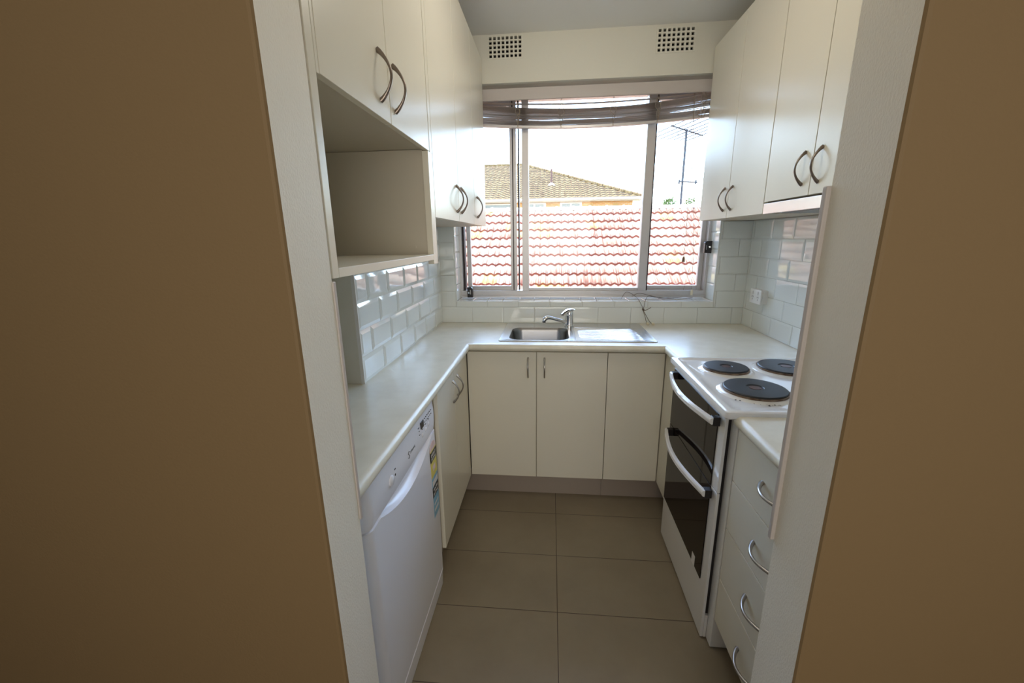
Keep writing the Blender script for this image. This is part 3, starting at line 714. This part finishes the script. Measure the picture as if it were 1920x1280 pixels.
# energy and water rating labels
def lab(name, m, y0,y1,z0,z1,k=0): return bx(name, m, dd_, XD+.0015,XD+.0036+k*.0003,y0,y1,z0,z1)
bm = B(); pts = [(1.348,.655),(1.418,.655)]+[(1.383+.035*math.cos(a),.655+.030*math.sin(a)) for a in [math.pi*i/10 for i in range(1,10)]]
prism(bm, pts, 'x', XD+.0012, XD+.0034); obj('rating_label', bm, M['pink'], dd_)
L1 = lab('rating_label', M['yellow'], 1.348,1.418,.545,.655); lab('rating_label', M['blue'], 1.349,1.419,.375,.545)
b_ = lab('label_band', M['lblack'], 1.348,1.418,.610,.650,1); lab('label_band', M['lblack'], 1.349,1.419,.462,.505,1); lab('label_band', M['lwhite'], 1.352,1.416,.508,.530,1)
lab('label_band', M['pink'], 1.366,1.398,.568,.590,1); lab('label_band', M['lwhite'], 1.358,1.408,.398,.410,1); lab('label_band', M['lwhite'], 1.358,1.408,.425,.433,1)
text('ENERGY', .0155, (XD+.0041,1.352,.631), XF, M['lwhite'], dd_); text('RATING', .0145, (XD+.0041,1.356,.614), XF, M['lwhite'], dd_)
text('WATER', .0155, (XD+.0041,1.357,.485), XF, M['lwhite'], dd_); text('RATING', .0145, (XD+.0041,1.356,.468), XF, M['lwhite'], dd_)

# ------------------------------------------------------------------ cooker
XS = .551; cy0,cy1 = 1.2165,1.8105
ck = thing('electric_cooker', (.83,1.51,0), 'white upright electric cooker with four solid hotplates and black glass oven doors', 'cooker')
bx('body', M['enamel'], ck, .573,XR-.012,cy0+.002,cy1-.002,.004,.878,.003)
bx('door_gasket', M['black'], ck, XS+.010,.5725,1.262,cy1-.012,.105,.868)
bx('base_panel', M['enamel'], ck, XS+.0105,.5725,1.254,cy1-.002,.006,.101,.003)
def oven_door(z0,z1,gz0,gz1,hz):
    dfr = bx('oven_door', M['enamel'], ck, XS,XS+.010,1.254,cy1-.002,z0,z1,.002)
    bx('door_glass', M['blackglass'], dfr, XS-.0035,XS-.0003,1.303,cy1-.014,gz0,gz1,.0005)
    a,b = 1.756,1.279
    pts=[]; n=20
    for i in range(n+1):
        s=i/n; pts.append((.520-.034*math.sin(math.pi*s), a+(b-a)*s, hz+.004))
    bm=B()
    for (x,y,z),q in zip(pts,range(n+1)): pass
    rings=[]
    for x,y,z in pts:
        rings.append([bm.verts.new(p) for p in ((x+.007,y,z-.011),(x+.007,y,z+.011),(x-.002,y,z+.011),(x-.006,y,z+.006),(x-.006,y,z-.006),(x-.002,y,z-.011))])
    for r1,r2 in zip(rings,rings[1:]):
        for j in range(6): bm.faces.new((r1[j],r1[(j+1)%6],r2[(j+1)%6],r2[j]))
    bm.faces.new(rings[0]); bm.faces.new(rings[-1])
    obj('door_handle', bm, M['enamel'], dfr, smooth=True)
    for y in (1.745,1.290): bx('handle_mount', M['black'], dfr, .523,XS-.004,y-.012,y+.012,hz-.013,hz+.017,.002)
    return dfr
u_ = oven_door(.5975,.868,.5978,.856,.838); l_ = oven_door(.008,.5945,.214,.5942,.574)
bx('sticker', M['lwhite'], l_, XS-.0046,XS-.0036,1.362,1.392,.212,.255)
# hob: rolled rim and dished top
bm = B(); hx0,hx1,hy0,hy1 = .528,XR-.014,1.205,1.812
loops(bm, [(rrect(hx0+.006,hx1,hy0+.006,hy1,.008,4),.880),(rrect(hx0,hx1,hy0,hy1,.014,4),.885),(rrect(hx0,hx1,hy0,hy1,.014,4),.899),(rrect(hx0+.002,hx1-.002,hy0+.002,hy1-.002,.014,4),.9035),(rrect(hx0+.008,hx1-.008,hy0+.008,hy1-.008,.012,4),.906),(rrect(hx0+.026,hx1-.026,hy0+.022,hy1-.022,.02,4),.906),(rrect(hx0+.034,hx1-.034,hy0+.030,hy1-.030,.02,4),.901),(rrect(hx0+.06,hx1-.06,hy0+.06,hy1-.06,.02,4),.9005)])
bm.faces.new([v for v in bm.verts][:20][::-1])
hob = obj('hob', bm, M['enamel'], ck, smooth=True)
for (x,y,r) in ((.697,1.640,.082),(.697,1.398,.100),(.930,1.655,.100),(.930,1.400,.082)):
    bm = B(); lathe(bm,(x,y,.9002),[(r+.020,0),(r+.016,.002),(r+.010,.0045),(r+.004,.006),(r-.002,.0062)],56)
    pr = obj('pressed_ring', bm, M['enamel'], hob, smooth=True)
    bm = B(); lathe(bm,(x,y,.9055),[(r+.002,.0),(r+.0025,.007),(r-.001,.0075)],56); obj('trim_ring', bm, M['rust'], hob, smooth=True)
    bm = B(); lathe(bm,(x,y,.9060),[(r-.001,0),(r-.001,.009),(r-.004,.0118),(r*.62,.0125),(r*.28,.0125),(r*.26,.0100),(r*.19,.0095)],56)
    hp = obj('hotplate', bm, M['iron'], hob, smooth=True)
    bm = B(); lathe(bm,(x,y,.9150),[(r*.19,0),(r*.185,.0018),(0,.002)],32); obj('hotplate_centre', bm, M['hubred'], hob, smooth=True)
bm = B()
for i in range(26):
    a = random.uniform(3.6,6.2); rr = .100+random.uniform(.012,.026); x,y = .697+rr*math.cos(a), 1.398+rr*math.sin(a); s = random.choice((.001,.001,.0015,.003))
    lathe(bm,(x,y,.9018),[(s,0),(s*.6,.0008 if s<.002 else .0012),(0,.001 if s<.002 else .0014)],7)
tag(obj('burnt_crumbs', bm, M['lblack'], hob), kind='stuff')

# ------------------------------------------------------------------ outside
bm = B(); box(bm, -60,60,2.9,120,-6.2,-6.0); struct('ground', bm, mat('dry_grass_ground',(.20,.21,.11),.95,var=(.28,.26,.17),vscale=.4))
# own building's outer shell; unseen eave overhang added to block the sun
bm = B(); box(bm, -6,-1.2,2.87,2.95,-6,2.6); box(bm, 1.35,6,2.87,2.95,-6,2.6); box(bm,-1.2,1.35,2.87,2.95,-6,1.03); box(bm,-1.2,WX0-.02,2.87,2.95,1.03,2.6); box(bm,WX1+.02,1.35,2.87,2.95,1.03,2.6); box(bm,WX0-.02,WX1+.02,2.87,2.95,2.28,2.6)
struct('wall_outside', bm, M['brickw'])
bm = B(); box(bm, -6,6,-3.5,3.75,2.66,2.80); struct('roof_sun_block', bm, M['trimw'])

def wave(x, w):
    u = (x/w)%1.0
    return .45*abs(math.cos(math.pi*u))+.55*(.5+.5*math.cos(2*math.pi*u))
def tiled_face(bm, xa, xb, y0, z0, n, a, b, w, amp, lip, seg, stagger=0):
    """n courses rising from the eave at (y0,z0); xa(y), xb(y) limits"""
    for k in range(n):
        yf, zf = y0+a*k, z0+b*k; X0, X1 = xa(yf+a*.5), xb(yf+a*.5)
        if X1-X0 < w: continue
        m_ = max(2,int((X1-X0)/w*seg)); prev = None
        for i in range(m_+1):
            x = X0+(X1-X0)*i/m_; h = amp*wave(x,w)
            jit = .004*math.sin(7.3*k+math.floor(x/(2*w))*3.1)
            v = (bm.verts.new((x,yf+.0,zf+h*.5-.01)), bm.verts.new((x,yf-.006+jit,zf+h+lip)), bm.verts.new((x,yf+a*1.04,zf+b*1.04+h)))
            if prev:
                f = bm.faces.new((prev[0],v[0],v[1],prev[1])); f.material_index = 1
                f = bm.faces.new((prev[1],v[1],v[2],prev[2])); f.smooth = True
            prev = v
# neighbouring house: terracotta roof
A_,B_ = .266,.179; NK = 17; RY,RZ = 10.4+A_, 1.94+B_-.02; EY,EZ = RY-A_*NK, RZ-B_*NK
nh = thing('neighbour_house', (1,RY,-6), 'low house close outside with a pale terracotta tiled roof filling the lower window', 'house')
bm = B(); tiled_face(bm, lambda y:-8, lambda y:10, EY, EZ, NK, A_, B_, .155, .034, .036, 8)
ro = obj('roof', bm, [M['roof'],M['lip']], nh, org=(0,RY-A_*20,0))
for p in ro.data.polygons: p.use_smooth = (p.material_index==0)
bm = B(); v=[bm.verts.new(p) for p in ((-8,RY+.02,RZ),(10,RY+.02,RZ),(10,RY+4.5,RZ-3.0),(-8,RY+4.5,RZ-3.0),(-8,RY+.02,RZ-.08),(10,RY+.02,RZ-.08),(10,RY+4.5,RZ-3.08),(-8,RY+4.5,RZ-3.08))]
for f in ((0,1,2,3),(4,5,6,7),(0,1,5,4),(1,2,6,5),(2,3,7,6),(3,0,4,7)): bm.faces.new([v[i] for i in f])
obj('rear_roof', bm, M['lip'], nh)
i = 0; x = -7.9
while x < 9.9:
    bm = B(); L = .40; n=10; R=[]
    for (xx,rr) in ((x,.100),(x+.05,.104),(x+.06,.088),(x+L+.03,.084)):
        R.append([bm.verts.new((xx+random.uniform(-.001,.001), RY+rr*1.15*math.cos(math.pi*j/n), RZ-.035+rr*math.sin(math.pi*j/n))) for j in range(n+1)])
    for p,q in zip(R,R[1:]):
        for j in range(n): bm.faces.new((p[j],p[j+1],q[j+1],q[j]))
    bm.faces.new(R[0]); bm.faces.new(R[-1])
    obj('ridge_cap', bm, M['ridge'], nh, smooth=True); x += L; i += 1
bx('wall', M['brickw'], nh, -7.6,9.6,EY+.45,RY+4.1,-6,EZ+.05); bx('fascia', M['trimw'], nh, -8,10,EY+.02,EY+.06,EZ-.16,EZ-.02)
bm = B(); prism(bm,[(EY+.5,EZ),(RY+4.1,RZ-2.8),(RY,RZ-.1)],'x',-7.6,-7.4); prism(bm,[(EY+.5,EZ),(RY+4.1,RZ-2.8),(RY,RZ-.1)],'x',9.4,9.6); obj('gable', bm, M['brickw'], nh)

# antenna on its roof
an = thing('television_antenna', (3.30,11.5,1.55), 'tall rooftop television antenna with horizontal elements, seen through the right pane', 'antenna')
bm = B(); tube(bm,[(3.30,11.5,1.50),(3.30,11.5,3.97)],.028,10); obj('mast', bm, M['galv'], an, smooth=True)
b0,b1 = Vector((2.80,11.0,3.95)), Vector((3.90,12.15,3.95))
bm = B(); tube(bm,[b0,b1],.018,8); obj('boom', bm, M['galv'], an)
ed_ = Vector((.30,-.95,0)).normalized()
for k,(s,L) in enumerate(((.03,.62),(.20,.98),(.36,1.02),(.52,.92),(.66,.80),(.80,.72),(.96,.66))):
    c = b0.lerp(b1,s); bm = B(); tube(bm,[c-ed_*L,c+ed_*L],.012,6); obj('element', bm, M['galv'], an)
c = b0.lerp(b1,.38); bm = B()
for dz in (-.05,-.025,.03):
    tube(bm, spline([c-ed_*.30+Vector((0,0,dz)),c+Vector((.02,0,dz*1.6)),c+ed_*.34+Vector((0,0,dz))],5),.006,6)
obj('dipole', bm, M['galv'], an)
bm = B(); tube(bm,[(3.20,11.48,2.765),(3.66,11.48,2.725)],.016,8); tube(bm,[(3.215,11.48,2.70),(3.215,11.48,2.80)],.022,8); tube(bm,[(3.62,11.48,2.69),(3.62,11.48,2.78)],.022,8); obj('cross_arm', bm, M['galv'], an)

# apartment block behind
AE, AXR, W_ = 25.0, 5.06, 7.1
ap = thing('apartment_building', (-4,AE,-6), 'orange brick apartment block with a brown tiled hip roof behind the nearer house', 'building')
rise = 2.96; na = 20
bm = B(); ny_ = na; a_ = W_/na; b_ = rise/na
tiled_face(bm, lambda y:-16, lambda y:AXR-(y-(AE-.0)), AE-.02, 3.56, na, a_, b_, .33, .05, .05, 6)
o = obj('roof', bm, [M['roof2'],M['lip2']], ap, org=(0,AE-a_*40,0))
for p in o.data.polygons: p.use_smooth = (p.material_index==0)
bm = B(); zr = 3.56+rise
v=[bm.verts.new(p) for p in ((AXR,AE,3.56),(AXR-W_,AE+W_,zr),(AXR,AE+2*W_,3.56),(-16,AE+2*W_,3.56),(-16,AE+W_,zr))]
bm.faces.new((v[0],v[1],v[2])); bm.faces.new((v[1],v[2],v[3],v[4])); obj('rear_roof', bm, M['roof2'], ap)
def caps(p,q,step,r,m,parent):
    p,q = Vector(p),Vector(q); L=(q-p).length; n=int(L/step); bm=B()
    for i in range(n):
        a=p.lerp(q,i/n); b=p.lerp(q,(i+1.08)/n); tube(bm,[a,b],[r*1.12,r*.92],8)
    return obj('ridge_capping', bm, m, parent, smooth=True)
caps((AXR+.05,AE-.05,3.60),(AXR-W_,AE+W_,zr+.04),.42,.11,M['roof2'],ap); caps((AXR-W_,AE+W_,zr+.04),(-16,AE+W_,zr+.04),.42,.11,M['roof2'],ap)
bx('gutter', mat('beige_gutter',(.50,.44,.34),.5), ap, -16,AXR+.08,AE-.16,AE-.02,3.46,3.60,.01)
bx('eaves', M['trimw'], ap, -16,AXR,AE-.02,AE+.75,3.42,3.46)
bx('wall', M['brickw'], ap, -15.5,AXR-.42,AE+.5,AE+2*W_-.5,-6,3.43)
fy = AE+.48
for (x0,x1,n) in ((-3.95,-2.35,1),(-1.62,-.40,2),(.56,1.68,2),(-6.5,-5.0,2),(-9.5,-8.0,2)):
    f = bx('window', M['flash'], ap, x0-.07,x1+.07,fy-.02,fy+.05,2.0,3.40)
    for k in range(n):
        a = x0+(x1-x0)*k/n+.05; b = x0+(x1-x0)*(k+1)/n-.05
        bx('window_pane', mat('dark_window_pane',(.16,.17,.18),.12), f, a,b,fy-.035,fy-.021,2.07,3.33)
bm = B()
for x0 in (-1.0,-.2,.1,2.4,3.4):
    pass
for x0 in (-.28,.10,2.10,3.55):
    box(bm,x0,x0+.26,fy,fy+.03,3.18,3.30)
obj('wall_vent', bm, mat('buff_vent_brick',(.42,.28,.12),.8), ap)
zz = 3.56+rise*(27.6-AE)/W_
bm = B(); tube(bm,[(-.02,27.6,zz-.05),(-.02,27.6,zz+.92)],.055,12); vp = obj('vent_pipe', bm, M['pipe'], ap, smooth=True)
bm = B(); lathe(bm,(-.02,27.6,zz-.05),[(.36,-.10),(.30,.0),(.12,.12),(.065,.16)],18); obj('flashing', bm, M['flash'], vp, smooth=True)

def tree(loc, h, w, n, label, trunk):
    t = thing('tree', loc, label, 'tree'); bm = B(); x,y,z = loc
    for i in range(n):
        a = random.uniform(0,2*math.pi); u = random.random(); rr = w*(1-.75*u)*math.sqrt(random.random())
        p = Vector((x+rr*math.cos(a), y+rr*math.sin(a), z+trunk+h*u)); s = random.uniform(.5,1.)*w*.13
        q = Matrix.Rotation(random.uniform(0,6.28),3,'Z') @ Matrix.Rotation(random.uniform(.2,1.4),3,'X')
        for k in range(3):
            d = Matrix.Rotation(k*2.1,3,'Z'); vs = [p+q@(d@Vector(v)) for v in ((0,0,0),(s,.35*s,.1*s),(1.7*s,0,0),(s,-.35*s,.1*s))]
            bm.faces.new([bm.verts.new(v) for v in vs])
    obj('foliage', bm, M['leaf'], t)
    bm = B(); tube(bm,[(x,y,z),(x+.05,y,z+trunk+.3*h),(x,y,z+trunk+h*.8)],[.16,.10,.03],8); obj('trunk', bm, M['bark'], t)
tree((5.06,16.5,-6), 2.5, .62, 420, 'pointed green tree top just above the terracotta roof by the antenna mast', 6.25)
tree((6.45,24.6,-6), 3.4, 1.15, 500, 'green tree beside the right end of the apartment block', 6.0)

# ------------------------------------------------------------------ light
w = bpy.data.worlds.new('sky'); sc.world = w; w.use_nodes = True; nt = w.node_tree
sky = nt.nodes.new('ShaderNodeTexSky'); sky.sky_type = 'NISHITA'; sky.sun_disc = False
SUN_EL, SUN_AZ = math.radians(66), math.radians(-14)      # azimuth measured from +y towards +x
sky.sun_elevation = SUN_EL; sky.sun_rotation = SUN_AZ; sky.air_density = 1.0; sky.dust_density = .8; sky.ozone_density = 1.0
bg = nt.nodes['Background']; nt.links.new(sky.outputs[0], bg.inputs[0]); bg.inputs[1].default_value = .44
sd = Vector((math.sin(SUN_AZ)*math.cos(SUN_EL), math.cos(SUN_AZ)*math.cos(SUN_EL), math.sin(SUN_EL)))
l = bpy.data.lights.new('sun','SUN'); l.energy = 2.7; l.angle = .009; l.color = (1,.92,.78)
o = bpy.data.objects.new('sun', l); C.objects.link(o); o.rotation_euler = sd.to_track_quat('Z','Y').to_euler(); o.location = sd*20
# ceiling lamp added as fill light, unseen above the frame
cl = thing('fill_ceiling_lamp', (.15,1.50,ZC), 'round frosted glass ceiling lamp added over the kitchen floor as fill light', 'lamp')
bm = B(); lathe(bm,(.15,1.50,ZC-.09),[(.02,0),(.10,.012),(.14,.040),(.15,.075),(.15,.0885)],28)
obj('shade', bm, M['lampg'], cl, smooth=True)
l = bpy.data.lights.new('kitchen_fill','POINT'); l.energy = 1.5; l.shadow_soft_size = .11; l.color = (1,.94,.84)
o = bpy.data.objects.new('kitchen_fill', l); C.objects.link(o); o.location = (.15,1.50,ZC-.22)
# added fill light with an invented window frame, unseen behind the camera
bm = B(); x0,x1,z0,z1 = -.47,.83,.98,1.98
for q in ((x0-.06,x1+.06,z0-.06,z0),(x0-.06,x1+.06,z1,z1+.06),(x0-.06,x0,z0,z1),(x1,x1+.06,z0,z1),((x0+x1)/2-.02,(x0+x1)/2+.02,z0,z1)): box(bm,q[0],q[1],-1.349,-1.31,q[2],q[3])
struct('hall_fill_frame', bm, M['trimw'])
l = bpy.data.lights.new('hall_fill','AREA'); l.shape = 'RECTANGLE'; l.size = x1-x0; l.size_y = z1-z0; l.energy = 5.5; l.color = (1,.94,.85)
o = bpy.data.objects.new('hall_fill', l); C.objects.link(o); o.location = ((x0+x1)/2,-1.30,(z0+z1)/2); o.rotation_euler = (math.pi/2,0,0)

# ------------------------------------------------------------------ camera
y,p,r = [math.radians(a) for a in (5.4507,14.019,-.7789)]
f = Vector((-math.sin(y)*math.cos(p), math.cos(y)*math.cos(p), -math.sin(p)))
rt = Vector((math.cos(y),math.sin(y),0)); up = rt.cross(f)
R = rt*math.cos(r)+up*math.sin(r); U = up*math.cos(r)-rt*math.sin(r)
cd = bpy.data.cameras.new('camera'); cam = bpy.data.objects.new('camera', cd); C.objects.link(cam)
cam.matrix_world = Matrix(((R.x,U.x,-f.x,CAM.x),(R.y,U.y,-f.y,CAM.y),(R.z,U.z,-f.z,CAM.z),(0,0,0,1)))
cd.sensor_width = 36; cd.lens = 774.68/1920*36; cd.clip_start = .02; cd.clip_end = 500
sc.camera = cam
vs = sc.view_settings; vs.view_transform = 'Standard'; vs.look = 'None'; vs.gamma = 1; vs.use_curve_mapping = False
vs.exposure = 2.0
sc.cycles.max_bounces = 10; sc.cycles.diffuse_bounces = 6; sc.cycles.glossy_bounces = 5; sc.cycles.transparent_max_bounces = 12
sc.cycles.sample_clamp_indirect = 6
try:
    sc.cycles.use_denoising = True; sc.cycles.denoiser = 'OPENIMAGEDENOISE'
except Exception: pass
